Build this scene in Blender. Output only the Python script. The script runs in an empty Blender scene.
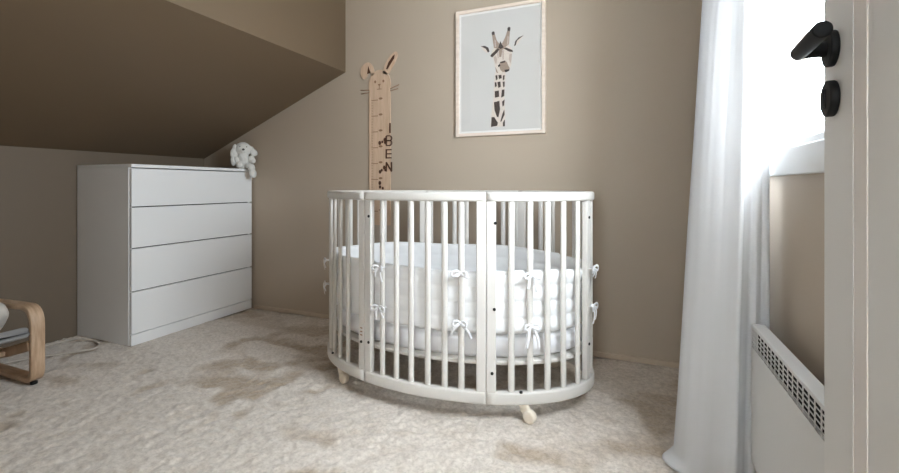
import bpy, bmesh, math, random
import numpy as np
from mathutils import Vector, Matrix
random.seed(7)
PI = math.pi
scene = bpy.context.scene
COL = scene.collection

# ------------------------------------------------------------------ camera
cd = bpy.data.cameras.new('camera')
cd.sensor_width = 36.0
cd.lens = 36.0 * 438.0 / 899.0
cd.shift_y = -50.5 / 899.0
cd.clip_start = 0.02
cam = bpy.data.objects.new('camera', cd)
cam.location = (0.0, 0.0, 0.876)
cam.rotation_euler = (PI / 2, 0, math.radians(22.4))
COL.objects.link(cam)
scene.camera = cam

# ------------------------------------------------------------------ sky, lamps, exposure
w = bpy.data.worlds.new('overcast_sky')
scene.world = w
w.use_nodes = True
bg = w.node_tree.nodes['Background']
bg.inputs['Color'].default_value = (0.86, 0.94, 1.0, 1)
bg.inputs['Strength'].default_value = 35.0

def area(name, loc, rot, sx, sy, power, color, portal=False):
    d = bpy.data.lights.new(name, 'AREA')
    d.shape = 'RECTANGLE'; d.size = sx; d.size_y = sy
    d.energy = power; d.color = color
    if portal:
        d.cycles.is_portal = True
    o = bpy.data.objects.new(name, d)
    o.location = loc; o.rotation_euler = rot
    COL.objects.link(o)
    return o
# daylight enters by the window (a portal only guides the sky's sampling)
area('window_portal', (0.50, 1.06, 1.385), (0, math.radians(90), 0), 0.82, 1.40, 1, (1, 1, 1), True)
area('hall_fill_portal', (-0.25, -1.66, 1.40), (math.radians(-90), 0, 0), 0.50, 0.56, 1, (1, 1, 1), True)  # unseen hall opening, added as front fill
vs = scene.view_settings
vs.view_transform = 'Standard'; vs.look = 'None'; vs.gamma = 1.0
vs.use_curve_mapping = False
vs.exposure = 0.0
scene.display_settings.display_device = 'sRGB'
scene.cycles.max_bounces = 10
scene.cycles.diffuse_bounces = 6
scene.cycles.transparent_max_bounces = 12

# ------------------------------------------------------------------ materials
def s2l(v):
    v /= 255.0
    return v / 12.92 if v <= 0.04045 else ((v + 0.055) / 1.055) ** 2.4
def rgb(r, g, b): return (s2l(r), s2l(g), s2l(b), 1)

def mat(name, col, rough=0.6, bump=0.0, bscale=200, var=0.0, vscale=8, spec=0.4, metal=0.0, sheen=0.0, coat=0.0):
    m = bpy.data.materials.new(name); m.use_nodes = True
    nt = m.node_tree; n = nt.nodes; p = n['Principled BSDF']
    p.inputs['Base Color'].default_value = col
    p.inputs['Roughness'].default_value = rough
    p.inputs['Specular IOR Level'].default_value = spec
    p.inputs['Metallic'].default_value = metal
    if sheen: p.inputs['Sheen Weight'].default_value = sheen
    if coat: p.inputs['Coat Weight'].default_value = coat
    tc = n.new('ShaderNodeTexCoord')
    if var:
        nz = n.new('ShaderNodeTexNoise'); nz.inputs['Scale'].default_value = vscale; nz.inputs['Detail'].default_value = 4
        nt.links.new(tc.outputs['Object'], nz.inputs['Vector'])
        mx = n.new('ShaderNodeMix'); mx.data_type = 'RGBA'
        mx.inputs['A'].default_value = [c * (1 - var) for c in col[:3]] + [1]
        mx.inputs['B'].default_value = [min(1, c * (1 + var)) for c in col[:3]] + [1]
        nt.links.new(nz.outputs['Fac'], mx.inputs['Factor'])
        nt.links.new(mx.outputs['Result'], p.inputs['Base Color'])
    if bump:
        nb = n.new('ShaderNodeTexNoise'); nb.inputs['Scale'].default_value = bscale; nb.inputs['Detail'].default_value = 3
        nt.links.new(tc.outputs['Object'], nb.inputs['Vector'])
        b = n.new('ShaderNodeBump'); b.inputs['Strength'].default_value = bump; b.inputs['Distance'].default_value = 0.002
        nt.links.new(nb.outputs['Fac'], b.inputs['Height'])
        nt.links.new(b.outputs['Normal'], p.inputs['Normal'])
    return m

def wood(name, c1, c2, scale=(1, 1, 1), rough=0.5):
    m = bpy.data.materials.new(name); m.use_nodes = True
    nt = m.node_tree; n = nt.nodes; p = n['Principled BSDF']
    p.inputs['Roughness'].default_value = rough
    tc = n.new('ShaderNodeTexCoord'); mp = n.new('ShaderNodeMapping'); mp.inputs['Scale'].default_value = scale
    nz = n.new('ShaderNodeTexNoise'); nz.inputs['Scale'].default_value = 6; nz.inputs['Detail'].default_value = 6
    rp = n.new('ShaderNodeValToRGB')
    rp.color_ramp.elements[0].position = 0.35; rp.color_ramp.elements[0].color = c1
    rp.color_ramp.elements[1].position = 0.68; rp.color_ramp.elements[1].color = c2
    nt.links.new(tc.outputs['Object'], mp.inputs['Vector']); nt.links.new(mp.outputs['Vector'], nz.inputs['Vector'])
    nt.links.new(nz.outputs['Fac'], rp.inputs['Fac']); nt.links.new(rp.outputs['Color'], p.inputs['Base Color'])
    return m

def glass_mat(name):
    m = bpy.data.materials.new(name); m.use_nodes = True
    nt = m.node_tree; n = nt.nodes; n.clear()
    out = n.new('ShaderNodeOutputMaterial'); t = n.new('ShaderNodeBsdfTransparent'); g = n.new('ShaderNodeBsdfGlossy')
    g.inputs['Roughness'].default_value = 0.02
    mx = n.new('ShaderNodeMixShader'); mx.inputs[0].default_value = 0.03
    nt.links.new(t.outputs[0], mx.inputs[1]); nt.links.new(g.outputs[0], mx.inputs[2]); nt.links.new(mx.outputs[0], out.inputs[0])
    return m

def cloth_mat(name, col, trans=0.4, weave=900):
    m = bpy.data.materials.new(name); m.use_nodes = True
    nt = m.node_tree; n = nt.nodes; n.clear()
    out = n.new('ShaderNodeOutputMaterial'); d = n.new('ShaderNodeBsdfDiffuse'); t = n.new('ShaderNodeBsdfTranslucent')
    d.inputs['Color'].default_value = col; t.inputs['Color'].default_value = col
    mx = n.new('ShaderNodeMixShader'); mx.inputs[0].default_value = trans
    tc = n.new('ShaderNodeTexCoord'); nz = n.new('ShaderNodeTexNoise'); nz.inputs['Scale'].default_value = weave
    b = n.new('ShaderNodeBump'); b.inputs['Strength'].default_value = 0.25; b.inputs['Distance'].default_value = 0.001
    nt.links.new(tc.outputs['Object'], nz.inputs['Vector']); nt.links.new(nz.outputs['Fac'], b.inputs['Height'])
    nt.links.new(b.outputs['Normal'], d.inputs['Normal'])
    nt.links.new(d.outputs[0], mx.inputs[1]); nt.links.new(t.outputs[0], mx.inputs[2]); nt.links.new(mx.outputs[0], out.inputs[0])
    return m

M = {}
M['wall'] = mat('taupe_wall_paint', rgb(178, 164, 147), 0.55, 0.08, 350, 0.02, 3)
M['knee'] = mat('dark_taupe_wall', rgb(112, 99, 84), 0.55, 0.08, 350, 0.02, 3)  # darker taupe than the other walls
M['ceiling'] = mat('dark_taupe_ceiling', rgb(108, 91, 71), 0.6, 0.08, 350, 0.02, 3)  # darker taupe for the slope and the step
M['base'] = mat('beige_skirting', rgb(190, 174, 155), 0.6)
M['white'] = mat('white_lacquer', rgb(238, 239, 240), 0.38, 0.02, 400)
M['cribwhite'] = mat('white_painted_beech', rgb(210, 207, 202), 0.35)
M['trim'] = mat('white_window_paint', rgb(208, 209, 209), 0.4)
M['door'] = mat('door_paint', rgb(220, 219, 217), 0.35)
M['doorstrip'] = mat('door_moulding_paint', rgb(226, 220, 216), 0.35)
M['black'] = mat('black_powder_coat', rgb(13, 13, 14), 0.6, 0.05, 600, spec=.25)
M['bolt'] = mat('black_bolt', rgb(15, 15, 15), 0.5)
M['dark'] = mat('gap_shade_black', rgb(14, 14, 14), 0.9)  # near-black, stands in for shade in drawer gaps and heater slots
M['rad'] = mat('radiator_enamel', rgb(214, 214, 213), 0.4)
M['cream'] = mat('cream_plastic', rgb(232, 222, 206), 0.45)
M['sheet'] = mat('white_cotton_sheet', rgb(236, 237, 240), 0.9, 0.1, 500, sheen=0.2)
M['quilt'] = mat('white_quilted_cotton', rgb(234, 235, 236), 0.9, 0.15, 160, sheen=0.2)
M['plush'] = mat('white_plush_fur', rgb(226, 225, 220), 1.0, 0.9, 140, sheen=0.5)
M['plushnose'] = mat('grey_plush_nose', rgb(95, 92, 90), 0.9)
M['birch'] = wood('bent_birch_veneer', rgb(176, 146, 118), rgb(206, 178, 150), (2, 14, 2))
M['ply'] = wood('plywood_board', rgb(196, 168, 142), rgb(212, 185, 160), (10, 2, 1.2))
M['engrave'] = mat('burnt_engraving', rgb(146, 114, 90), 0.8)
M['letter'] = mat('dark_brown_wood', rgb(84, 56, 42), 0.6)
M['earin'] = mat('dark_ear_wood', rgb(78, 46, 28), 0.7)
M['frame'] = wood('whitewashed_wood', rgb(222, 205, 190), rgb(234, 219, 206), (2, 2, 8))
M['paper'] = mat('poster_paper', rgb(207, 205, 201), 0.75, var=0.015, vscale=3)
M['paperrim'] = mat('poster_margin', rgb(233, 231, 228), 0.75)
M['gcream'] = mat('print_cream', rgb(214, 203, 192), 0.75, var=0.12, vscale=90)
M['gbrown'] = mat('print_brown', rgb(66, 56, 52), 0.75, var=0.2, vscale=90)
M['gtan'] = mat('print_tan', rgb(158, 138, 124), 0.75, var=0.2, vscale=120)
M['gmid'] = mat('print_beige', rgb(188, 172, 160), 0.75, var=0.15, vscale=120)
M['gdark'] = mat('print_black', rgb(40, 36, 36), 0.75)
M['cushion'] = mat('grey_cushion_fabric', rgb(152, 151, 150), 0.95, 0.3, 500, 0.05, 30)
M['pillow'] = mat('offwhite_pillow_fabric', rgb(212, 207, 200), 0.95, 0.3, 400)
M['cord'] = mat('white_cord_plastic', rgb(196, 187, 177), 0.5)
M['curtain'] = cloth_mat('white_linen', rgb(214, 215, 217), 0.12)
M['glass'] = glass_mat('clear_glass')

# ------------------------------------------------------------------ mesh builder
class MB:
    def __init__(s): s.v = []; s.f = []; s.m = []; s.sm = []
    def add(s, vs, fs, mi=0, smooth=False):
        o = len(s.v); s.v += [tuple(v) for v in vs]
        for f in fs: s.f.append(tuple(i + o for i in f)); s.m.append(mi); s.sm.append(smooth)
        return s
    def box(s, x0, x1, y0, y1, z0, z1, mi=0):
        v = [(x, y, z) for x in (x0, x1) for y in (y0, y1) for z in (z0, z1)]
        return s.add(v, [(0, 1, 3, 2), (4, 6, 7, 5), (0, 4, 5, 1), (2, 3, 7, 6), (0, 2, 6, 4), (1, 5, 7, 3)], mi)
    def obox(s, c, ax, ay, az, mi=0):      # oriented box: centre and three half-axis vectors
        c, ax, ay, az = map(Vector, (c, ax, ay, az))
        v = [c + a * ax + b * ay + d * az for a in (-1, 1) for b in (-1, 1) for d in (-1, 1)]
        return s.add(v, [(0, 1, 3, 2), (4, 6, 7, 5), (0, 4, 5, 1), (2, 3, 7, 6), (0, 2, 6, 4), (1, 5, 7, 3)], mi)
    def sweep(s, path, section, up=(0, 0, 1), closed=False, mi=0, smooth=True, scales=None):
        """section: list of (a,b): a along side vector, b along the up-ish vector"""
        P = [Vector(p) for p in path]; n = len(P); k = len(section); vs = []
        upv = Vector(up)
        for i, p in enumerate(P):
            if closed: t = P[(i + 1) % n] - P[i - 1]
            else: t = P[min(i + 1, n - 1)] - P[max(i - 1, 0)]
            t.normalize(); side = t.cross(upv)
            if side.length < 1e-5: side = t.cross(Vector((1, 0.01, 0)))
            side.normalize(); u2 = side.cross(t).normalized()
            sc = scales[i] if scales else 1
            for a, b in section: vs.append(p + side * a * sc + u2 * b * sc)
        fs = []
        for i in range(n if closed else n - 1):
            j = (i + 1) % n
            for q in range(k): fs.append((i * k + q, i * k + (q + 1) % k, j * k + (q + 1) % k, j * k + q))
        if not closed: fs += [tuple(range(k - 1, -1, -1)), tuple((n - 1) * k + q for q in range(k))]
        return s.add(vs, fs, mi, smooth)
    def tube(s, path, r, k=10, closed=False, mi=0, scales=None):
        return s.sweep(path, [(r * math.cos(2 * PI * q / k), r * math.sin(2 * PI * q / k)) for q in range(k)], (0.013, 0.021, 1), closed, mi, True, scales)
    def cyl(s, p0, p1, r, k=20, mi=0, r1=None):
        p0, p1 = Vector(p0), Vector(p1); t = (p1 - p0).normalized()
        a = t.orthogonal().normalized(); b = t.cross(a); r1 = r if r1 is None else r1
        vs = [p0 + (a * math.cos(2 * PI * q / k) + b * math.sin(2 * PI * q / k)) * r for q in range(k)] + \
             [p1 + (a * math.cos(2 * PI * q / k) + b * math.sin(2 * PI * q / k)) * r1 for q in range(k)]
        s.add(vs, [(q, (q + 1) % k, k + (q + 1) % k, k + q) for q in range(k)], mi, True)
        o = len(s.v) - 2 * k
        s.f += [tuple(o + q for q in range(k - 1, -1, -1)), tuple(o + k + q for q in range(k))]; s.m += [mi, mi]; s.sm += [False, False]
        return s
    def ell(s, c, r, R=None, nu=20, nv=12, mi=0, e=1.0):   # (super)ellipsoid
        c = Vector(c); vs = []; R = R or Matrix.Identity(3)
        pw = lambda x: math.copysign(abs(x) ** e, x)
        for j in range(nv + 1):
            ph = -PI / 2 + PI * j / nv
            for i in range(nu):
                th = 2 * PI * i / nu
                vs.append(c + R @ Vector((r[0] * pw(math.cos(ph)) * pw(math.cos(th)), r[1] * pw(math.cos(ph)) * pw(math.sin(th)), r[2] * pw(math.sin(ph)))))
        fs = [(j * nu + i, j * nu + (i + 1) % nu, (j + 1) * nu + (i + 1) % nu, (j + 1) * nu + i) for j in range(nv) for i in range(nu)]
        return s.add(vs, fs, mi, True)
    def prism(s, poly, fn, d0, d1, mi=0):   # 2-D polygon (counter-clockwise), fn(u,v,d) -> point
        n = len(poly)
        vs = [fn(u, v, d0) for u, v in poly] + [fn(u, v, d1) for u, v in poly]
        return s.add(vs, [tuple(range(n - 1, -1, -1)), tuple(range(n, 2 * n))] + [(i, (i + 1) % n, n + (i + 1) % n, n + i) for i in range(n)], mi)
    def build(s, name, mats, parent=None, bevel=0.0, seg=2, sub=0, weld=False):
        me = bpy.data.meshes.new(name)
        off = Vector((0, 0, 0)); q = parent
        while q is not None: off = off + Vector(q.location); q = q.parent
        me.from_pydata([tuple(Vector(v) - off) for v in s.v], [], s.f)
        for mm in (mats if isinstance(mats, (list, tuple)) else [mats]): me.materials.append(mm)
        me.polygons.foreach_set('material_index', s.m); me.polygons.foreach_set('use_smooth', s.sm)
        bm = bmesh.new(); bm.from_mesh(me)
        bmesh.ops.remove_doubles(bm, verts=bm.verts, dist=1e-6)
        bmesh.ops.recalc_face_normals(bm, faces=bm.faces)
        bm.to_mesh(me); bm.free(); me.update()
        o = bpy.data.objects.new(name, me); COL.objects.link(o); o.parent = parent
        if bevel:
            b = o.modifiers.new('bevel', 'BEVEL'); b.width = bevel; b.segments = seg; b.limit_method = 'ANGLE'; b.angle_limit = math.radians(40)
        if sub:
            u = o.modifiers.new('sub', 'SUBSURF'); u.levels = sub; u.render_levels = sub
        return o

def tag(o, label=None, cat=None, group=None, kind=None):
    if label: o['label'] = label
    if cat: o['category'] = cat
    if group: o['group'] = group
    if kind: o['kind'] = kind
    return o
def thing(name, label, cat, loc, group=None):
    o = bpy.data.objects.new(name, None); o.location = loc; o.empty_display_size = 0.1
    COL.objects.link(o); return tag(o, label, cat, group)
def struct(name, mb, m, bevel=0.0): return tag(mb.build(name, m, None, bevel), kind='structure')
def catmull(pts, n, closed=False):
    P = np.array(pts, float); N = len(P); out = []
    segs = N if closed else N - 1
    for i in range(segs):
        g = (lambda k: P[k % N]) if closed else (lambda k: P[max(0, min(N - 1, k))])
        p0, p1, p2, p3 = g(i - 1), g(i), g(i + 1), g(i + 2)
        for j in range(n):
            t = j / n
            out.append(0.5 * (2 * p1 + (p2 - p0) * t + (2 * p0 - 5 * p1 + 4 * p2 - p3) * t * t + (3 * p1 - p0 - 3 * p2 + p3) * t ** 3))
    if not closed: out.append(P[-1])
    return [tuple(p) for p in out]
_T = {}
def vnoise(x, y, seed=0):                    # smooth value noise, numpy
    if seed not in _T: _T[seed] = np.random.RandomState(seed).rand(256, 256)
    T = _T[seed]
    xi = np.floor(x).astype(int); yi = np.floor(y).astype(int); fx = x - xi; fy = y - yi
    fx = fx * fx * (3 - 2 * fx); fy = fy * fy * (3 - 2 * fy)
    g = lambda a, b: T[a % 256, b % 256]
    return (g(xi, yi) * (1 - fx) + g(xi + 1, yi) * fx) * (1 - fy) + (g(xi, yi + 1) * (1 - fx) + g(xi + 1, yi + 1) * fx) * fy

# ================================================================== the room
XL, XR, YB, YF, ZC = -3.012, 0.385, 2.385, -0.06, 2.45

# carpet floor: real pile relief, brushed patches in the pile colour
def carpet_material():
    m = bpy.data.materials.new('beige_deep_pile_carpet'); m.use_nodes = True
    nt = m.node_tree; n = nt.nodes; p = n['Principled BSDF']; L = nt.links.new
    p.inputs['Roughness'].default_value = 0.95; p.inputs['Specular IOR Level'].default_value = 0.1
    p.inputs['Sheen Weight'].default_value = 0.25
    tc = n.new('ShaderNodeTexCoord')
    a = n.new('ShaderNodeAttribute'); a.attribute_name = 'pile'
    rp = n.new('ShaderNodeValToRGB'); e = rp.color_ramp.elements
    e[0].position = 0.0; e[0].color = rgb(190, 173, 153)
    e[1].position = 1.0; e[1].color = rgb(230, 221, 211)
    L(a.outputs['Fac'], rp.inputs['Fac'])
    n2 = n.new('ShaderNodeTexNoise'); n2.inputs['Scale'].default_value = 70; n2.inputs['Detail'].default_value = 5; n2.inputs['Roughness'].default_value = 0.7
    L(tc.outputs['Object'], n2.inputs['Vector'])
    r2 = n.new('ShaderNodeValToRGB'); r2.color_ramp.elements[0].position = 0.36; r2.color_ramp.elements[0].color = (0.72, 0.70, 0.68, 1)
    r2.color_ramp.elements[1].position = 0.62; r2.color_ramp.elements[1].color = (1, 1, 1, 1)
    L(n2.outputs['Fac'], r2.inputs['Fac'])
    mx = n.new('ShaderNodeMix'); mx.data_type = 'RGBA'; mx.blend_type = 'MULTIPLY'; mx.inputs['Factor'].default_value = 1.0
    L(rp.outputs['Color'], mx.inputs['A']); L(r2.outputs['Color'], mx.inputs['B'])
    L(mx.outputs['Result'], p.inputs['Base Color'])
    n3 = n.new('ShaderNodeTexNoise'); n3.inputs['Scale'].default_value = 330; n3.inputs['Detail'].default_value = 4
    L(tc.outputs['Object'], n3.inputs['Vector'])
    b = n.new('ShaderNodeBump'); b.inputs['Strength'].default_value = 0.6; b.inputs['Distance'].default_value = 0.004
    L(n3.outputs['Fac'], b.inputs['Height']); L(b.outputs['Normal'], p.inputs['Normal'])
    return m

def carpet():
    xs = np.concatenate([np.arange(XL, XR + .001, 0.0075), [XR + 0.02, .6, .82]])
    ys = np.concatenate([np.arange(-1.62, 0.35, 0.06), np.arange(0.35, YB, 0.0075), [YB + 0.02]])
    X, Y = np.meshgrid(xs, ys, indexing='ij')
    # brushed patches: warped low-frequency noise, with soft-edged strokes
    wx = X + 0.22 * (vnoise(X * 3.1, Y * 3.1, 5) - .5) + 0.06 * (vnoise(X * 11, Y * 11, 6) - .5)
    wy = Y + 0.22 * (vnoise(X * 3.1 + 40, Y * 3.1, 7) - .5) + 0.06 * (vnoise(X * 11, Y * 11 + 9, 8) - .5)
    q = 0.5 * vnoise(wx * 3.3 + 3, wy * 4.6 + 1, 11) + 0.5 * vnoise(wx * 7.5 + 20, wy * 10.0, 12)
    q = np.clip((q - 0.23) / 0.20, 0, 1); q = q * q * (3 - 2 * q)
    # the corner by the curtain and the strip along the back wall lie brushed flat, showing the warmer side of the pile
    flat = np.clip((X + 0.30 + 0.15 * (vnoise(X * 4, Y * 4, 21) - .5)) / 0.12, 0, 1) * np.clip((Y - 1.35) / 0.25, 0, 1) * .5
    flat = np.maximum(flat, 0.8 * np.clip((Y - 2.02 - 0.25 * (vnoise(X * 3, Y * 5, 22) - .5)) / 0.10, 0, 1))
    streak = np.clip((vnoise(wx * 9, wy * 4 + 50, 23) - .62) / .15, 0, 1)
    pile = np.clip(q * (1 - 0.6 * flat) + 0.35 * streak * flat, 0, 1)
    # a swept lighter patch beside the crib
    ang = (X + .04) * .8 + (Y - 1.84) * .6; crs = -(X + .04) * .6 + (Y - 1.84) * .8
    lite = np.clip((.10 - np.abs(ang) - .3 * np.abs(crs - .02) + .05 * (vnoise(X * 14, Y * 14, 24) - .5)) / .05, 0, 1)
    pile = np.clip(np.maximum(pile, lite), 0, 1)
    pile = np.clip(pile + .5 * (vnoise(X * 24, Y * 24, 25) - .5) * (1 - .5 * flat), 0, 1)
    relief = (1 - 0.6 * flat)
    Z = 0.0085 * vnoise(X * 62, Y * 62, 31) * relief + 0.006 * vnoise(X * 27, Y * 27, 32) * relief + 0.004 * q + 0.003 * vnoise(X * 6, Y * 6, 33)
    Z = Z - 0.016
    nx, ny = X.shape
    verts = np.stack([X, Y, Z], -1).reshape(-1, 3)
    idx = np.arange(nx * ny).reshape(nx, ny)
    F = np.stack([idx[:-1, :-1], idx[1:, :-1], idx[1:, 1:], idx[:-1, 1:]], -1).reshape(-1, 4)
    me = bpy.data.meshes.new('floor')
    me.vertices.add(len(verts)); me.vertices.foreach_set('co', verts.ravel())
    me.loops.add(F.size); me.loops.foreach_set('vertex_index', F.ravel().astype(np.int32))
    me.polygons.add(len(F)); me.polygons.foreach_set('loop_start', np.arange(0, F.size, 4, dtype=np.int32))
    me.polygons.foreach_set('use_smooth', np.ones(len(F), bool))
    at = me.attributes.new('pile', 'FLOAT', 'POINT'); at.data.foreach_set('value', pile.ravel().astype(np.float32))
    me.update(calc_edges=True); me.validate()
    me.materials.append(carpet_material())
    o = bpy.data.objects.new('floor', me); COL.objects.link(o); tag(o, kind='structure')
carpet()

struct('wall_back', MB().box(XL - .12, XR + .15, YB, YB + .12, -.05, ZC), M['wall'])
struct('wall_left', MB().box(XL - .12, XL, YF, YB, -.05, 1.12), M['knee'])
# the doorway the picture is taken from, and the hall behind it, with an added unseen window for fill light
struct('wall_front', MB().box(XL - .12, -.68, YF - .10, YF, -.05, ZC).box(.235, XR + .15, YF - .10, YF, -.05, ZC).box(-.68, .235, YF - .10, YF, 2.08, ZC), M['wall'])
HYB = -1.60
struct('wall_hall_left', MB().box(-1.32, -1.20, HYB, YF - .10, -.05, ZC), M['wall'])
struct('wall_hall_right', MB().box(.80, .92, HYB, YF - .10, -.05, ZC), M['wall'])
struct('wall_hall_back', MB().box(-1.32, -.50, HYB - .12, HYB, -.05, ZC).box(0, .92, HYB - .12, HYB, -.05, ZC).box(-.50, 0, HYB - .12, HYB, -.05, 1.12).box(-.50, 0, HYB - .12, HYB, 1.68, ZC), M['wall'])  # opening added to send fill light through the doorway
struct('ceiling_hall', MB().box(-1.32, .92, HYB - .12, YF - .10, ZC, ZC + .1), M['trim'])  # ceiling slab over the hall
WY0, WY1, WZ0, WZ1 = 0.36, 1.76, 0.972, 1.80        # window opening in the right wall
struct('wall_right', MB().box(XR, XR + .15, YF, WY0, -.05, ZC).box(XR, XR + .15, WY1, YB, -.05, ZC)
       .box(XR, XR + .15, WY0, WY1, -.05, WZ0).box(XR, XR + .15, WY0, WY1, WZ1, ZC), M['wall'])
# ceiling: low slope on the left, a vertical step, then the level ceiling
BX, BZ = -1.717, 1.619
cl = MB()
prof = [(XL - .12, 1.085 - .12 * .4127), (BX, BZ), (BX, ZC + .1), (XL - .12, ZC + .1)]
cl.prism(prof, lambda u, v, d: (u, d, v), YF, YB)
cl.box(BX, XR + .15, YF, YB, ZC, ZC + .1, 1)  # level part is out of view, made white to bounce fill light
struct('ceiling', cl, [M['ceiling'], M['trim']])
struct('baseboard_back', MB().box(-2.50, XR, YB - .012, YB, -.004, .022), M['base'], .003)

# window: casing on the wall, frame in the reveal, sash, pane
win = thing('window_1', None, None, (XR, 1.06, WZ0)); tag(win, kind='structure')
MB().box(XR - .016, XR, WY0 - .07, WY1 + .07, WZ0 - .068, WZ0 + .002).build('bottom_casing', M['trim'], win, .003)
for y0, y1 in ((WY0 - .07, WY0), (WY1, WY1 + .07)):
    MB().box(XR - .016, XR, y0, y1, WZ0 + .002, WZ1 + .07).build('side_casing', M['trim'], win, .003)
MB().box(XR - .016, XR, WY0, WY1, WZ1, WZ1 + .07).build('top_casing', M['trim'], win, .003)
fr = MB()
for (y0, y1, z0, z1) in ((WY0, WY1, WZ0, WZ0 + .02), (WY0, WY1, WZ1 - .02, WZ1), (WY0, WY0 + .02, WZ0 + .02, WZ1 - .02), (WY1 - .02, WY1, WZ0 + .02, WZ1 - .02)):
    fr.box(XR - .004, XR + .11, y0, y1, z0, z1)
fr.build('frame', M['trim'], win, .002)
sa = MB()
for (y0, y1, z0, z1) in ((WY0 + .02, WY1 - .02, WZ0 + .02, WZ0 + .055), (WY0 + .02, WY1 - .02, WZ1 - .055, WZ1 - .02), (WY0 + .02, WY0 + .055, WZ0 + .055, WZ1 - .055), (WY1 - .055, WY1 - .02, WZ0 + .055, WZ1 - .055)):
    sa.box(XR + .05, XR + .09, y0, y1, z0, z1)
sash = sa.build('sash', M['trim'], win, .003)
MB().box(XR + .068, XR + .072, WY0 + .05, WY1 - .05, WZ0 + .05, WZ1 - .05).build('pane', M['glass'], sash)

# open door leaf at the right of the picture
door = thing('door_1', None, None, (.268, .781, 0)); tag(door, kind='structure')
DD = Vector((.0753, .9972, 0)); DN = Vector((-.9972, .0753, 0)); D0 = Vector((.268, .781, 0))
def dp(u, wv, z): return D0 + DD * u + DN * wv + Vector((0, 0, z))
def dbox(mb, u0, u1, w0, w1, z0, z1, mi=0):
    return mb.obox(dp((u0 + u1) / 2, (w0 + w1) / 2, (z0 + z1) / 2), DD * (u1 - u0) / 2, DN * (w1 - w0) / 2, Vector((0, 0, (z1 - z0) / 2)), mi)
lf = MB()
dbox(lf, -.066, .049, -.04, 0, .012, 2.05); dbox(lf, -.751, -.636, -.04, 0, .012, 2.05)
dbox(lf, -.636, -.066, -.04, 0, .012, .16); dbox(lf, -.636, -.066, -.04, 0, 1.93, 2.05)
lf.build('leaf', M['door'], door, .002)
mo = MB()
dbox(mo, -.107, -.066, -.036, -.0015, .16, 1.93); dbox(mo, -.636, -.595, -.036, -.0015, .16, 1.93)
dbox(mo, -.595, -.107, -.036, -.0015, .16, .20); dbox(mo, -.595, -.107, -.036, -.0015, 1.89, 1.93)
mo.build('moulding', M['doorstrip'], door)
pn = MB(); dbox(pn, -.595, -.107, -.03, -.003, .20, 1.89); pn.build('panel', M['door'], door)
HZ = 1.071
h = MB().cyl(dp(0, 0, HZ), dp(0, .010, HZ), .0255, 32).cyl(dp(0, .008, HZ), dp(0, .040, HZ), .0105, 20)
hd = h.build('door_handle', M['black'], door, .002)
lvm = MB().cyl(dp(.010, .039, HZ), dp(-.106, .039, HZ), .0108, 28)
lvm.build('lever', M['black'], hd, .003, 3)
es = MB().cyl(dp(0, 0, 1.0), dp(0, .011, 1.0), .0255, 32)
esc = es.build('key_rose', M['black'], door, .002)
kt = MB(); dbox(kt, -.004, .004, .010, .014, .986, 1.014); kt.build('thumb_turn', M['black'], esc, .003, 3)

# ================================================================== crib
CX, CY, A, B = -.77, 1.88, .635, .37
def ept(deg, off=0.0, z=0.0):                # point on the oval, moved inward by off
    t = math.radians(deg); x, y = A * math.cos(t), B * math.sin(t)
    n = Vector((x / A ** 2, y / B ** 2, 0)).normalized()
    return Vector((CX + x, CY + y, z)) - n * off
def enrm(deg):
    t = math.radians(deg); return Vector((math.cos(t) / A, math.sin(t) / B, 0)).normalized()
crib = thing('baby_crib', 'white oval slatted baby crib on casters in front of the back wall', 'crib', (CX, CY, 0))
def rrect(hw, hh, r, k=4):
    out = []
    for cx, cy, a0 in ((hw - r, hh - r, 0), (-hw + r, hh - r, 90), (-hw + r, -hh + r, 180), (hw - r, -hh + r, 270)):
        for q in range(k + 1):
            a = math.radians(a0 + 90 * q / k); out.append((cx + r * math.cos(a), cy + r * math.sin(a)))
    return out
SEAMS = [67, 116, 247, 296]
POSTS = [67, 116, 247, 296, 11, 169, 191, 349]
for nm, z0, z1 in (('top_rail', .818, .853), ('bottom_rail', .066, .113)):
    for i, a0 in enumerate(SEAMS):
        a1 = SEAMS[(i + 1) % 4] + (360 if i == 3 else 0)
        pth = [ept(a0 + .1 + (a1 - a0 - .2) * k / 40, .015, (z0 + z1) / 2) for k in range(41)]
        MB().sweep(pth, rrect(.015, (z1 - z0) / 2, .008)).build(nm, M['cribwhite'], crib)
# posts: two boards each side by side, with a fine groove between, and black bolts
def post(deg, bolts, wide):
    c = ept(deg, .015); n = enrm(deg); t = Vector((-n.y, n.x, 0)); pm = MB()
    hw = .018 if wide else .0165
    for sgn in ((-1, 1) if wide else (0,)):
        pm.obox(c + t * sgn * .0186 + Vector((0, 0, .465)), t * hw, n * .0115, Vector((0, 0, .3535)))
    p = pm.build('post', M['cribwhite'], crib, .004, 3)
    for off, z in bolts:
        b0 = c + t * off + n * .011 + Vector((0, 0, z))
        MB().cyl(b0, b0 + n * .0035, .0058, 14).build('bolt', M['bolt'], p)
    return p
BOLT = {247: [(-.018, .228), (.026, .234), (.027, .752)], 296: [(.022, .183), (.034, .739), (.030, .42)], 349: [(0, .252), (0, .752)], 191: [(0, .252), (0, .752)]}
for a in POSTS:
    p = post(a, BOLT.get(a, [(-.02, .235), (.02, .75)] if a in SEAMS else [(0, .24)]), True if a in SEAMS else False)
    if a == 247:   # three short slots above the bolt
        c = ept(a, .015); n = enrm(a); t = Vector((-n.y, n.x, 0)); sm_ = MB()
        for z in (.256, .27, .285):
            sm_.obox(c - t * .018 + n * .0118 + Vector((0, 0, z)), t * .006, n * .0008, Vector((0, 0, .0022)))
        sm_.build('height_slot', M['engrave'], p)
MID = [255.5, 261.9, 268.1, 274.6, 280.9, 287.0]
END = [305.4, 313.0, 320.9, 329.4, 339.5]
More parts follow.
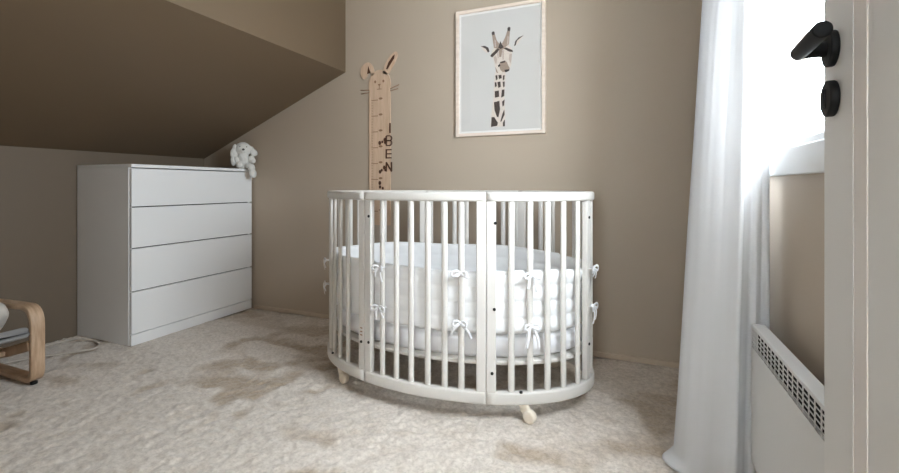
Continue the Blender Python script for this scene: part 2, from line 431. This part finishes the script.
angs = MID + [a - 180 for a in MID] + END + [540 - a for a in END] + [360 - a for a in END] + [a - 180 for a in END] + [0, 180]
sl = MB(); ks = 14
prof_ = [(.0120 * math.cos(2 * PI * q / ks), .0085 * math.sin(2 * PI * q / ks)) for q in range(ks)]
svs = []; zs = [-.355, .355]
for z in zs: svs += [(a, b, z) for a, b in prof_]
sl.add(svs, [(q, (q + 1) % ks, ks + (q + 1) % ks, ks + q) for q in range(ks)], 0, True)
slat0 = None
for a in angs:
    n = enrm(a); c = ept(a, .015, .466)
    if slat0 is None:
        slat0 = sl.build('slat', M['cribwhite'], None); slat0.parent = crib; o = slat0
    else:
        o = slat0.copy(); COL.objects.link(o); o.parent = crib
    o.location = c - Vector(crib.location); o.rotation_euler = (0, 0, math.atan2(n.y, n.x) + PI / 2)
# small black bolts in the bottom rail
for a in (220, 309):
    p0 = ept(a, .004, .111); MB().cyl(p0, p0 + Vector((0, 0, .006)), .006, 12).build('rail_bolt', M['bolt'], crib)
# mattress board
def oval_slab(mb, a, b, z0, z1, r=.01, n=96, cx=CX, cy=CY, dome=0.0):
    vs = []; fs = []
    rings = [(0.0, z0), (1 - r / b, z0), (1, z0 + r), (1, z1 - r), (1 - .3 * r / b, z1 - .3 * r), (1 - r / b, z1), (.6, z1 + dome * .7), (0, z1 + dome)]
    for s_, z in rings:
        for i in range(n):
            t = 2 * PI * i / n; vs.append((cx + a * s_ * math.cos(t), cy + b * s_ * math.sin(t), z))
    for j in range(len(rings) - 1):
        for i in range(n): fs.append((j * n + i, j * n + (i + 1) % n, (j + 1) * n + (i + 1) % n, (j + 1) * n + i))
    return mb.add(vs, fs, 0, True)
oval_slab(MB(), A - .032, B - .032, .202, .218, .003).build('mattress_board', M['cribwhite'], crib, 0)
# casters
def caster(deg, turn):
    c = ept(deg, .02, 0); d = Vector((math.cos(turn), math.sin(turn), 0)); sd = Vector((-d.y, d.x, 0))
    m = MB()
    m.cyl((c.x, c.y, .072), (c.x, c.y, .050), .012, 18)
    hood = [c + Vector((0, 0, .062)), c + d * .002 + Vector((0, 0, .055)), c + d * .010 + Vector((0, 0, .040)), c + d * .022 + Vector((0, 0, .030)), c + d * .032 + Vector((0, 0, .026))]
    m.sweep(catmull(hood, 5), rrect(.019, .010, .008), up=tuple(sd))
    o = m.build('caster', M['cream'], crib)
    wc = c + d * .024 + Vector((0, 0, .024)); wm = MB()
    rr = [(.012, .013), (.020, .013), (.0235, .010), (.024, .004), (.024, -.004), (.0235, -.010), (.020, -.013), (.012, -.013)]
    ring = []; k = 28
    for r_, a_ in rr: ring += [wc + sd * a_ + (d * math.cos(2 * PI * q / k) + Vector((0, 0, 1)) * math.sin(2 * PI * q / k)) * r_ for q in range(k)]
    wm.add(ring, [(j * k + q, j * k + (q + 1) % k, (j + 1) * k + (q + 1) % k, (j + 1) * k + q) for j in range(7) for q in range(k)]
           + [tuple(range(k)), tuple(range(7 * k, 8 * k))], 0, True)
    wm.build('wheel', M['cream'], o)
for a, tr in ((226.5, -.35), (310.5, -.25), (49, .4), (131, .3)): caster(a, tr)

# mattress
mat_o = oval_slab(MB(), A - .048, B - .048, .2182, .310, .02, dome=.006).build('mattress', M['sheet'])
tag(mat_o, 'white oval mattress in a smooth sheet lying inside the crib', 'mattress')

# quilted bumper standing on the mattress, tied to the slats
bump = thing('crib_bumper', 'white quilted fabric bumper tied around the inside of the crib', 'crib bumper', (CX, CY, .316))
def bumper():
    n, L = 240, 40; vs = []; fs = []
    zb, zt = .3185, .566
    rs = np.random.RandomState(3)
    for side in (0, 1):
        for j in range(L + 1):
            v = j / L
            for i in range(n):
                th = 360 * i / n; t = math.radians(th)
                right = max(0, math.cos(t))
                chan = abs(math.sin(PI * (v * 4))) ** .7                 # four horizontal channels
                panel = abs(math.sin(PI * (th / 30.0))) ** .35            # vertical seams
                wr = float(vnoise(np.array(th * .22), np.array(v * 5.0), 41)) - .5
                wr2 = float(vnoise(np.array(th * .8), np.array(v * 9.0), 42)) - .5
                puff = .010 * chan * panel * (.25 + .95 * right) + .005 * wr + .004 * wr2
                edge = min(1, min(v, 1 - v) / .06) ** .5
                sag = .022 * right ** 3 * math.sin(PI * (1 - v) * .75)
                off = .0245 + sag + .012 - (puff + .006) * edge if side == 0 else .0245 + sag + .012 + (puff * .8 + .006) * edge
                off = max(off, .0245)
                z = zb + (zt - zb) * v + .004 * math.sin(math.radians(th * 6)) * v - (.01 * v if th > 250 or th < 40 else 0)
                vs.append(ept(th, off, z))
    S = (L + 1) * n
    for side in (0, 1):
        for j in range(L):
            for i in range(n):
                a = side * S + j * n + i; b_ = side * S + j * n + (i + 1) % n
                q = (a, b_, b_ + n, a + n); fs.append(q if side == 0 else q[::-1])
    for i in range(n):
        k = (i + 1) % n
        fs.append((i, S + i, S + k, k)); a = L * n
        fs.append((a + i, a + k, S + a + k, S + a + i))
    MB().add(vs, fs, 0, True).build('quilted_panel', M['quilt'], bump)
bumper()
def ribbon(mb, pts, wdt, nrm):
    P = catmull(pts, 6); n = len(P); vs = []
    for i, p in enumerate(P):
        p = Vector(p); t = (Vector(P[min(i + 1, n - 1)]) - Vector(P[max(i - 1, 0)])).normalized()
        sd = t.cross(Vector(nrm)).normalized(); nn = sd.cross(t).normalized()
        for a, b in ((-1, -1), (1, -1), (1, 1), (-1, 1)): vs.append(p + sd * a * wdt + nn * b * .0009)
    fs = [(i * 4 + q, i * 4 + (q + 1) % 4, i * 4 + 4 + (q + 1) % 4, i * 4 + 4 + q) for i in range(n - 1) for q in range(4)] + [(3, 2, 1, 0), tuple((n - 1) * 4 + q for q in range(4))]
    mb.add(vs, fs, 0, True)
def bow(deg, z, tail=.055, tilt=0.0, spread=.02):
    n = enrm(deg); t = Vector((-n.y, n.x, 0)); c = ept(deg, .0, z) + n * .002; m = MB(); U = Vector((0, 0, 1))
    # loop round the slat
    lp = [c - n * .026, c - n * .02 + t * .015, c - n * .008 + t * .0165, c, c - n * .008 - t * .0165, c - n * .02 - t * .015]
    ribbon(m, [tuple(p) for p in lp + lp[:1]], .004, U)
    m.ell(c + n * .003, (.007, .007, .006))
    rr = random.Random(int(deg * 10 + z * 1000))
    for s in (-1, 1):
        q = c + n * .004; a_ = rr.uniform(.7, 1.3); b_ = rr.uniform(.75, 1.15); w_ = rr.uniform(.5, 1.6)
        ribbon(m, [q, q + t * s * .010 + n * .006 - U * .010, q + t * s * spread * .7 * w_ + n * .009 - U * tail * .5 * b_, q + t * s * spread * w_ + n * .004 - U * tail * b_], .0052, n)
        ribbon(m, [q, q + t * s * .014 + n * .008 + U * .008 * a_, q + t * s * .027 * a_ + n * .010 + U * .002, q + t * s * .024 * a_ + n * .009 - U * .012, q + t * s * .010 + n * .007 - U * .006, q], .0045, n)
    m.build('tie_bow', M['sheet'], bump)
for d, z, tl, sp in ((201, .515, .05, .02), (255.5, .55, .05, .014), (287.0, .553, .02, .026), (313.0, .548, .065, .012), (352, .55, .04, .014),
                     (201, .40, .04, .018), (255.5, .388, .05, .022), (287.0, .368, .058, .026), (313.0, .36, .075, .028), (352, .40, .07, .02)):
    bow(d, z, tl, 0, sp)
# a loose tie end hanging over the bumper's inner face on the left
m = MB(); p0 = ept(222, .028, .555)
ribbon(m, [p0, p0 + Vector((.004, -.004, -.02)) , p0 + Vector((.012, -.006, -.045)), p0 + Vector((.016, -.006, -.062))], .006, enrm(222))
m.build('loose_tie', M['sheet'], bump)

# ================================================================== chest of drawers
DY0, DY1, DXF, DXB = 1.546, 2.372, -2.514, -3.004
dr = thing('chest_of_drawers', 'tall white chest of four drawers under the sloping ceiling', 'chest of drawers', ((DXF + DXB) / 2, (DY0 + DY1) / 2, 0))
cs = MB()
cs.box(DXB, DXF - .022, DY0, DY0 + .018, .0, .978); cs.box(DXB, DXF - .022, DY1 - .018, DY1, .0, .978)
cs.box(DXB, DXB + .008, DY0 + .018, DY1 - .018, .0, .978); cs.box(DXB + .008, DXF - .05, DY0 + .018, DY1 - .018, .05, .066)
cs.build('carcass', M['white'], dr, .0015)
MB().box(DXF - .06, DXF - .024, DY0 + .018, DY1 - .018, .066, .972).build('gap_shade_slab', M['dark'], dr)  # dark slab behind the fronts so the gaps look shaded
MB().box(DXB, DXF + .001, DY0, DY1, .9785, .997).build('top', M['white'], dr, .0015)
MB().box(DXF - .02, DXF - .002, DY0 + .002, DY1 - .002, .0, .060).build('plinth', M['white'], dr, .001)
for z0, z1 in ((.064, .293), (.299, .530), (.536, .757), (.763, .973)):
    MB().box(DXF - .019, DXF, DY0 + .0025, DY1 - .0025, z0, z1).build('drawer_front', M['white'], dr, .0015)

# white plush rabbit on the chest's far corner
px_, py_, pz_ = -2.530, 2.308, .998
pl = thing('plush_rabbit', 'white plush rabbit with floppy ears sitting on the corner of the chest of drawers', 'soft toy', (px_, py_, pz_))
V = Vector((.75, -.66, 0)).normalized(); R_ = Vector((-V.y, V.x, 0)); U_ = Vector((0, 0, 1))
def pp(a, f_, z): return Vector((px_, py_, pz_)) + R_ * a + V * f_ + U_ * z
RM = Matrix((R_, V, U_)).transposed()
def plushmesh(name, blobs, m, parent, vox=.005, disp=.006):
    mb = MB()
    for c, r, e in blobs: mb.ell(c, r, RM @ Matrix.Rotation(e, 3, 'Y'), 20, 12)
    o = mb.build(name, m, parent)
    rm = o.modifiers.new('remesh', 'REMESH'); rm.mode = 'VOXEL'; rm.voxel_size = vox; rm.use_smooth_shade = True
    s_ = o.modifiers.new('smooth', 'SMOOTH'); s_.iterations = 4
    if disp:
        tx = bpy.data.textures.new(name + '_fur', 'CLOUDS'); tx.noise_scale = .012
        dm = o.modifiers.new('fur', 'DISPLACE'); dm.texture = tx; dm.strength = disp; dm.mid_level = .5
    return o
body = plushmesh('body', [(pp(0, -.012, .052), (.050, .045, .056), 0), (pp(0, .004, .138), (.053, .046, .050), 0), (pp(0, .036, .128), (.025, .022, .020), 0),
                          (pp(.0, .012, .085), (.036, .036, .036), 0)], M['plush'], pl)
plushmesh('ear', [(pp(-.044, .008, .140), (.022, .016, .034), -.4), (pp(-.058, .012, .100), (.024, .016, .042), -.1), (pp(-.060, .014, .058), (.021, .015, .040), .05)], M['plush'], pl)
plushmesh('ear', [(pp(.044, .004, .142), (.034, .018, .022), .6), (pp(.068, .012, .115), (.028, .018, .024), .8)], M['plush'], pl)
plushmesh('arm', [(pp(.052, .018, .070), (.022, .020, .026), .3), (pp(.062, .030, .056), (.019, .018, .022), .2)], M['plush'], pl)
plushmesh('arm', [(pp(-.042, .022, .064), (.017, .017, .026), -.2)], M['plush'], pl)
plushmesh('leg', [(pp(.035, .045, .022), (.024, .034, .020), 0), (pp(.052, .070, .004), (.024, .022, .030), -.2), (pp(.060, .084, -.034), (.025, .020, .034), -.2)], M['plush'], pl)
plushmesh('leg', [(pp(-.026, .046, .022), (.022, .032, .019), 0)], M['plush'], pl)
MB().ell(pp(0, .059, .132), (.009, .006, .0075), RM).build('nose', M['plushnose'], pl)
for s_ in (-1, 1): MB().ell(pp(s_ * .021, .042, .152), (.0045, .004, .0045), RM, 10, 8).build('eye', M['plushnose'], pl)

# ================================================================== growth chart on the wall
GY = YB
gc = thing('growth_chart', 'wooden rabbit shaped growth chart ruler on the wall behind the crib', 'growth chart', (-1.457, GY, .62))
def gp(u, v, d): return (u, GY - d, v)
def circ(cx, cy, rx, ry, n=40, a0=0, a1=360): return [(cx + rx * math.cos(math.radians(a0 + (a1 - a0) * i / n)), cy + ry * math.sin(math.radians(a0 + (a1 - a0) * i / n))) for i in range(n + (0 if a1 - a0 == 360 else 1))]
head = [(-1.535, .63), (-1.378, .63), (-1.378, 1.455)] + circ(-1.4565, 1.515, .080, .092, 30, -25, 205) + [(-1.535, 1.455)]
MB().prism(head, gp, .0, .008).build('board', M['ply'], gc, .001)
MB().prism([(-1.531, .632), (-1.519, .632), (-1.519, 1.44), (-1.531, 1.44)], gp, .008, .0105).build('edge_strip', M['ply'], gc, .001)
er = [(-1.432, 1.585), (-1.402, 1.57), (-1.372, 1.605), (-1.340, 1.655), (-1.328, 1.690), (-1.336, 1.707), (-1.356, 1.703), (-1.392, 1.672), (-1.422, 1.625)]
e1 = MB().prism(catmull(er, 5, True), gp, .0, .008).build('ear', M['ply'], gc, .001)
MB().prism([(-1.408, 1.606), (-1.398, 1.603), (-1.350, 1.668), (-1.346, 1.690), (-1.360, 1.682), (-1.392, 1.644)], gp, .008, .0092).build('inner_ear', M['earin'], e1)
el = [(-1.495, 1.588), (-1.505, 1.632), (-1.530, 1.660), (-1.562, 1.658), (-1.592, 1.632), (-1.597, 1.590), (-1.580, 1.562), (-1.560, 1.560), (-1.545, 1.585), (-1.535, 1.612), (-1.520, 1.596), (-1.510, 1.572)]
e2 = MB().prism(catmull(el, 4, True), gp, .0, .008).build('ear', M['ply'], gc, .001)
MB().prism([(-1.546, 1.588), (-1.522, 1.594), (-1.538, 1.640)], gp, .0082, .0092).build('inner_ear', M['earin'], e2)
for (x0, z0, x1, z1) in ((-1.535, 1.485, -1.598, 1.490), (-1.535, 1.470, -1.592, 1.466), (-1.380, 1.482, -1.318, 1.502), (-1.380, 1.468, -1.325, 1.478)):
    MB().cyl(gp(x0, z0, .004), gp(x1, z1, .004), .0026, 8).build('whisker', M['engrave'], gc)
fc = MB()
for cx_ in (-1.487, -1.427): fc.prism(circ(cx_, 1.533, .007, .009, 14), gp, .008, .009)
fc.prism([(-1.457, 1.502), (-1.446, 1.517), (-1.468, 1.517)], gp, .008, .009)
fc.prism([(-1.459, 1.486), (-1.455, 1.486), (-1.455, 1.504), (-1.459, 1.504)], gp, .008, .009)
fc.prism([(-1.474, 1.483), (-1.440, 1.483), (-1.440, 1.487), (-1.474, 1.487)], gp, .008, .009)
fc.build('face', M['engrave'], gc)
tk = MB()
for i in range(8):
    z = 1.415 - .1 * i
    tk.prism([(-1.514, z), (-1.466, z), (-1.466, z + .0045), (-1.514, z + .0045)], gp, .008, .0088)
    tk.prism(circ(-1.447, z + .010, .014, .007, 12), gp, .008, .0088)
    for j in range(1, 10):
        if z - .01 * j > .64: tk.prism([(-1.514, z - .01 * j), (-1.502, z - .01 * j), (-1.502, z - .01 * j + .002), (-1.514, z - .01 * j + .002)], gp, .008, .0086)
tk.build('ruler_marks', M['engrave'], gc)
def bar(mb, x0, z0, x1, z1, wdt):
    d = Vector((x1 - x0, z1 - z0)).normalized(); nn = Vector((-d.y, d.x)) * wdt / 2
    mb.prism([(x0 + nn.x, z0 + nn.y), (x0 - nn.x, z0 - nn.y), (x1 - nn.x, z1 - nn.y), (x1 + nn.x, z1 + nn.y)], gp, .008, .014)
def letter(ch, cx_, cz):
    mb = MB(); a, b_ = .0185, .029; t = .0075
    L, Rr, T, Bt = cx_ - a, cx_ + a, cz + b_, cz - b_
    if ch == 'I': bar(mb, cx_, Bt - .002, cx_, T + .002, t)
    if ch == 'E':
        bar(mb, L, Bt, L, T, t)
        for z in (Bt + t / 2, cz, T - t / 2): bar(mb, L, z, Rr, z, t * .9)
    if ch == 'N':
        bar(mb, L, Bt, L, T, t); bar(mb, Rr, Bt, Rr, T, t); bar(mb, L, T, Rr, Bt, t)
    if ch == 'B':
        bar(mb, L, Bt, L, T, t)
        for c0, rr in ((cz + .0145, .0155), (cz - .0145, .0155)):
            pts = [(L, c0 + rr)] + [(cx_ + .004 + rr * 1.05 * math.cos(math.radians(q)), c0 + rr * math.sin(math.radians(q))) for q in range(90, -91, -18)] + [(L, c0 - rr)]
            for p, q in zip(pts, pts[1:]): bar(mb, p[0], p[1], q[0], q[1], t * .85)
    mb.build('letter', M['letter'], gc)
letter('I', -1.378, 1.236); letter('B', -1.386, 1.158); letter('E', -1.386, 1.076); letter('N', -1.386, .995)
for x, z, r in ((-1.452, 1.146, .013), (-1.434, 1.152, .008), (-1.415, 1.165, .012), (-1.414, 1.148, .010), (-1.450, .965, .012), (-1.438, .975, .009), (-1.420, .992, .012), (-1.412, .976, .009), (-1.452, .895, .013), (-1.450, .87, .010), (-1.43, .862, .009)):
    MB().prism(circ(x, z, r * .7, r, 12), gp, .008, .012).build('height_marker', M['letter'], gc)

# ================================================================== giraffe picture
PX0, PX1, PZ0, PZ1 = -.933, -.418, 1.161, 1.884
pic = thing('framed_picture', 'large framed giraffe photograph hanging on the wall above the crib', 'picture', ((PX0 + PX1) / 2, YB, PZ0))
fm = MB(); FW = .017
for (x0, x1, z0, z1) in ((PX0, PX0 + FW, PZ0, PZ1), (PX1 - FW, PX1, PZ0, PZ1), (PX0 + FW, PX1 - FW, PZ0, PZ0 + FW), (PX0 + FW, PX1 - FW, PZ1 - FW, PZ1)):
    fm.box(x0, x1, YB - .026, YB - .001, z0, z1)
fm.build('frame', M['frame'], pic, .0015)
PD = YB - .012
pr = MB()
pr.box(PX0 + FW, PX1 - FW, PD, PD + .006, PZ0 + FW, PZ1 - FW, 1)
pr.box(PX0 + FW + .012, PX1 - FW - .012, PD - .0004, PD, PZ0 + FW + .012, PZ1 - FW - .012, 0)
def flat(poly, layer, mi):
    y = PD - .0004 - .0003 * layer
    pts = [(-.673 + (a - 500) * .00577, 1.533 + (68.5 - b) * .00555) for a, b in poly]
    pr.add([(u, y, v) for u, v in pts], [tuple(range(len(pts)))], mi)
# neck, pale net and dark patches
flat([(490.4, 127), (505, 127), (505.2, 112), (504.6, 95), (505.5, 80), (506, 72), (495, 72), (494, 84), (493.6, 98), (491.4, 114)], 1, 2)
for P in ([(495.5, 75), (497.5, 75), (497.8, 79), (496, 80)], [(498.5, 75), (501.5, 75), (502, 78.5), (499, 79)], [(503, 76), (504.8, 75.5), (504.5, 80), (503, 81)],
          [(494.8, 82), (496.5, 82), (497, 86), (495, 87)], [(497.5, 82), (500.5, 81.5), (501, 87), (498.5, 88)], [(502.8, 82), (504.8, 82), (504.8, 87), (503.4, 88)],
          [(494.8, 91), (499, 90.5), (499.3, 97), (495, 97.5)], [(502, 90), (504.6, 90), (504.4, 96.5), (501.2, 98)],
          [(494, 102), (499.6, 101), (500.2, 110), (498.6, 117.5), (497, 117), (494.6, 110)], [(502.2, 102), (504.8, 100), (504.2, 106), (502.6, 107)],
          [(504.4, 110), (504.8, 115), (501.6, 122), (500.4, 122), (502.6, 114)], [(491.6, 117), (494.4, 117), (498, 123), (497.4, 126), (491, 127)], [(503, 123), (505, 120), (505, 127), (503, 127)]):
    flat(P, 2, 3)
# head
flat([(491.5, 52), (495, 45), (499, 43), (504, 43), (508, 45), (512.5, 51), (511.8, 58), (511.3, 66), (508.5, 72.5), (504, 73), (498, 72.5), (495.5, 68), (494, 60)], 3, 2)
flat([(492, 33), (494.6, 32), (497, 40), (500, 44), (498, 48), (494, 47), (493, 40)], 4, 4)
flat([(510.2, 30.5), (507.6, 31), (505.2, 38), (502, 44), (505, 48), (509.2, 45), (509.6, 38)], 4, 4)
flat([(491.6, 31.4), (493, 30), (494.8, 31), (494.8, 33.6), (492.2, 34)], 5, 3)
flat([(507.6, 28.8), (509.2, 27.6), (510.6, 29), (510.2, 32), (507.6, 32)], 5, 3)
flat([(499, 45), (503.5, 45), (506, 49), (502.5, 50), (501.5, 57), (499.5, 57), (499, 50), (495, 50)], 5, 4)
flat([(490.3, 55), (491.5, 53), (498, 48), (500, 49), (497, 52.5), (492.5, 56.5)], 6, 3)
flat([(504, 49), (506, 48), (512.6, 51.5), (513, 53.6), (509, 52.5)], 6, 3)
flat([(489.5, 50), (488, 51), (485.8, 47), (480.5, 43.6), (485, 43.8), (488.4, 46)], 4, 3)
flat([(489.6, 49), (488.6, 50.6), (486, 46.4), (484, 45), (480.6, 43.7), (483, 48), (487, 51.6)], 3, 2)
flat([(514, 47.6), (515.4, 47.4), (517.2, 42.4), (523.6, 38), (518.5, 39.6), (515.2, 43)], 4, 3)
flat([(514.2, 48), (517.6, 46), (520.4, 42), (524, 38), (517, 42)], 3, 2)
flat([(499.6, 63.5), (502, 61.4), (505, 61), (507.2, 63), (508.2, 66), (509.9, 69), (509.4, 71.6), (506.5, 72.8), (503, 72.4), (500.6, 70), (499.4, 66.5)], 5, 4)
flat([(493.5, 56), (496, 55), (497.5, 59), (496.5, 64), (495, 62)], 4, 6); flat([(509.5, 55), (512, 55), (511.6, 61), (510.4, 65), (508.8, 60)], 4, 6)
flat([(502.2, 50.5), (504.2, 50.5), (504, 60), (502.6, 60)], 5, 6); flat([(497.2, 51), (498.6, 51), (499, 58), (497.8, 58)], 5, 6)
flat([(494.6, 38), (496, 40), (496.4, 46), (495, 46.5)], 6, 6); flat([(507.6, 37), (508.8, 37), (508.6, 45), (507.2, 45.6)], 6, 6)
flat([(500.5, 41), (502.4, 45), (504, 47.6), (501, 49), (498.4, 47.4)], 6, 3)
flat([(498, 65.4), (500, 63.8), (500.6, 66), (498.6, 67)], 6, 5); flat([(504.5, 70.4), (509.6, 70.2), (509, 72), (505.6, 73)], 6, 5)
flat([(500, 62), (505.6, 61.2), (505, 63), (501, 63.4)], 6, 3)
flat([(495.2, 66), (497.2, 70), (498.4, 73), (496.4, 72)], 6, 4)
pr.build('print', [M['paper'], M['paperrim'], M['gcream'], M['gbrown'], M['gtan'], M['gdark'], M['gmid']], pic)
MB().box(PX0 + FW, PX1 - FW, YB - .018, YB - .016, PZ0 + FW, PZ1 - FW).build('glass', M['glass'], pic)

# ================================================================== wall heater
HX0, HX1, HY0, HY1, HB, HT = .308, .340, .862, 1.432, .108, .498
ht = thing('wall_heater', 'white electric panel heater on the right wall below the window', 'heater', (HX1, (HY0 + HY1) / 2, HB))
GT, GB = HT - .008, HT - .062
sh = MB()
sh.box(HX0, HX0 + .004, HY0, HY1, HB + .012, GB); sh.box(HX0, HX0 + .004, HY0, HY1, GT, HT)
sh.box(HX0, HX0 + .004, HY0, HY0 + .004, GB, GT); sh.box(HX0, HX0 + .004, HY1 - .004, HY1, GB, GT)
sh.box(HX0 + .004, HX1, HY0, HY1, HT - .004, HT); sh.box(HX0 + .004, HX1, HY0, HY0 + .004, HB + .012, HT - .004); sh.box(HX0 + .004, HX1, HY1 - .004, HY1, HB + .012, HT - .004)
sh.box(HX1 - .003, HX1, HY0 + .004, HY1 - .004, HB + .012, HT - .004); sh.box(HX0 + .012, HX1, HY0 + .004, HY1 - .004, HB, HB + .012)
sh.build('housing', M['rad'], ht, .002)
MB().box(HX0 + .014, HX0 + .016, HY0 + .004, HY1 - .004, GB - .01, HT - .006).build('slot_shade_sheet', M['dark'], ht)  # black sheet in place of the shade behind the slots
gr = MB(); nb = 19; hp = (HY1 - HY0 - .008) / nb
for i in range(nb + 1):
    yc = HY0 + .004 + i * hp; gr.box(HX0 + .0005, HX0 + .0018, yc - .0022, yc + .0022, GB, GT)
for j in range(6):
    zc = GB + (GT - GB) * j / 5; gr.box(HX0 + .0005, HX0 + .0018, HY0 + .004, HY1 - .004, zc - .0012, zc + .0012)
gr.build('grille', M['rad'], ht)
for yb in (.96, 1.30): MB().box(HX1, XR - .0005, yb, yb + .03, .16, .44).build('wall_bracket', M['rad'], ht)

# ================================================================== curtain
def curtain():
    plan = [(.360, 1.500), (.352, 1.490), (.340, 1.496), (.326, 1.480), (.312, 1.486), (.298, 1.464), (.286, 1.452), (.268, 1.462), (.245, 1.484), (.217, 1.512), (.190, 1.545), (.171, 1.592), (.185, 1.655), (.245, 1.700), (.325, 1.720),
            (.345, 1.755), (.310, 1.795), (.245, 1.825), (.240, 1.880), (.290, 1.925), (.345, 1.950), (.330, 1.985), (.275, 2.025), (.255, 2.070), (.290, 2.125), (.345, 2.160)]
    P = catmull(plan, 9); P = [(x, y - .03) for x, y in P]; n = len(P); rows = 110; vs = []; top = 2.40
    for j in range(rows + 1):
        z = .004 + (top - .004) * (j / rows) ** 1.25
        amp = (.238 - .061 * z) / .19
        for i, (x, y) in enumerate(P):
            u = i / n
            dx = (.36 - x) * amp
            nx_ = float(vnoise(np.array(u * 14.0), np.array(z * 2.2), 51)) - .5
            ny_ = float(vnoise(np.array(u * 20.0 + 9), np.array(z * 1.7), 52)) - .5
            X = .36 - dx + .010 * nx_ * (dx / .19); Yv = y + .012 * ny_ + .0015 * (float(vnoise(np.array(u * 75.0), np.array(z * 2.5), 53)) - .5); X += .002 * (float(vnoise(np.array(u * 60.0), np.array(z * 3.0), 54)) - .5)
            fl = max(0, .03 - z)
            lead = math.exp(-((u - .43) / .05) ** 2)
            X -= fl * 1.3 * lead
            # creases where it rests on the carpet
            Yv += .008 * math.exp(-z / .08) * math.sin(u * 60)
            vs.append((min(X, .366), Yv, z))
    fs = [(j * n + i, j * n + i + 1, (j + 1) * n + i + 1, (j + 1) * n + i) for j in range(rows) for i in range(n - 1)]
    o = MB().add(vs, fs, 0, True).build('curtain', M['curtain'])
    tag(o, 'long white linen curtain hanging to the carpet at the window', 'curtain')
    so = o.modifiers.new('cloth', 'SOLIDIFY'); so.thickness = .0012; so.offset = 0
curtain()

# ================================================================== child's armchair
ch = thing('child_armchair', 'small bent birch armchair with grey seat cushion at the left edge', 'armchair', (-2.70, .885, 0))
def round_path(pts, rad, k=8):
    out = []; n = len(pts)
    for i in range(n):
        p, a, b_ = Vector(pts[i]), Vector(pts[i - 1]), Vector(pts[(i + 1) % n])
        d0 = (a - p).normalized(); d1 = (b_ - p).normalized(); r = rad[i]
        s0, s1 = p + d0 * r, p + d1 * r
        for q in range(k + 1):
            t = q / k; out.append((1 - t) ** 2 * s0 + 2 * t * (1 - t) * p + t * t * s1)
    return out
for yc in (1.093, .677):
    loop = round_path([(-2.418, yc, .021), (-2.418, yc, .340), (-2.965, yc, .322), (-2.90, yc, .021)], [.05, .085, .09, .05])
    al = MB().sweep(loop, rrect(.025, .012, .004, 2), up=(0, 1, 0), closed=True)
    # section axes: side = radial, up = y
    al = MB()
    al.sweep(loop, rrect(.0115, .025, .004, 2), up=(0, 1, 0), closed=True)
    lo = al.build('arm_frame', M['birch'], ch)
    MB().cyl((-2.442, yc, 0.0), (-2.442, yc, .010), .013, 16).build('rubber_foot', M['bolt'], lo)
    MB().cyl((-2.86, yc, 0.0), (-2.86, yc, .010), .013, 16).build('rubber_foot', M['bolt'], lo)
for yc in (1.078, .692):
    rail = catmull([(-2.430, yc, .178), (-2.60, yc, .126), (-2.76, yc, .087), (-2.84, yc, .090), (-2.885, yc, .16), (-2.92, yc, .34), (-2.955, yc, .62)], 8)
    MB().sweep(rail, rrect(.022, .0105, .003, 2), up=(0, 1, 0)).build('seat_rail', M['birch'], ch)
for p in ((-2.62, .118), (-2.76, .080), (-2.90, .25), (-2.945, .56)):
    MB().box(p[0] - .011, p[0] + .011, .704, 1.066, p[1] - .010, p[1] + .010).build('cross_bar', M['birch'], ch, .003)
def pad(path, y0, y1, th):
    P = [Vector(p) for p in catmull(path, 8)]; n = len(P); m = MB()
    sec = [(a, b_) for a, b_ in rrect((y1 - y0) / 2, th / 2, th * .45, 5)]
    return m.sweep([Vector((p.x, (y0 + y1) / 2, p.z)) for p in P], [(a, b_) for a, b_ in sec], up=(.3, 0, 1))
pad([(-2.432, 0, .236), (-2.445, 0, .235), (-2.60, 0, .187), (-2.74, 0, .146), (-2.80, 0, .15), (-2.845, 0, .20), (-2.88, 0, .36), (-2.915, 0, .62)], .698, 1.071, .046).build('cushion', M['cushion'], ch)
Rp = Matrix.Rotation(math.radians(-48), 3, 'Y')
pw_ = MB().ell((-2.606, .885, .284), (.112, .178, .055), Rp, 40, 20, 0, .62)
tag(pw_.build('pillow', M['pillow']), 'off-white pillow propped on the grey seat of the small armchair', 'pillow')

# ================================================================== cord on the carpet
def cord():
    pts = [(-3.00, 1.20), (-2.96, 1.34), (-2.93, 1.47), (-2.86, 1.49), (-2.79, 1.50), (-2.70, 1.48), (-2.62, 1.48), (-2.58, 1.46), (-2.60, 1.40), (-2.70, 1.33), (-2.76, 1.24), (-2.80, 1.16)]
    pts = [(-2.975, 1.06), (-2.965, 1.20), (-2.955, 1.34), (-2.93, 1.475), (-2.86, 1.50), (-2.79, 1.515), (-2.72, 1.50), (-2.66, 1.46), (-2.68, 1.40), (-2.76, 1.30), (-2.83, 1.20), (-2.87, 1.10)]
    P = catmull([(x, y, .004) for x, y in pts], 8)
    tag(MB().tube(P, .006, 8).build('power_cord', M['cord']), 'white power cord lying in a loop on the carpet beside the chest of drawers', 'cord')
cord()
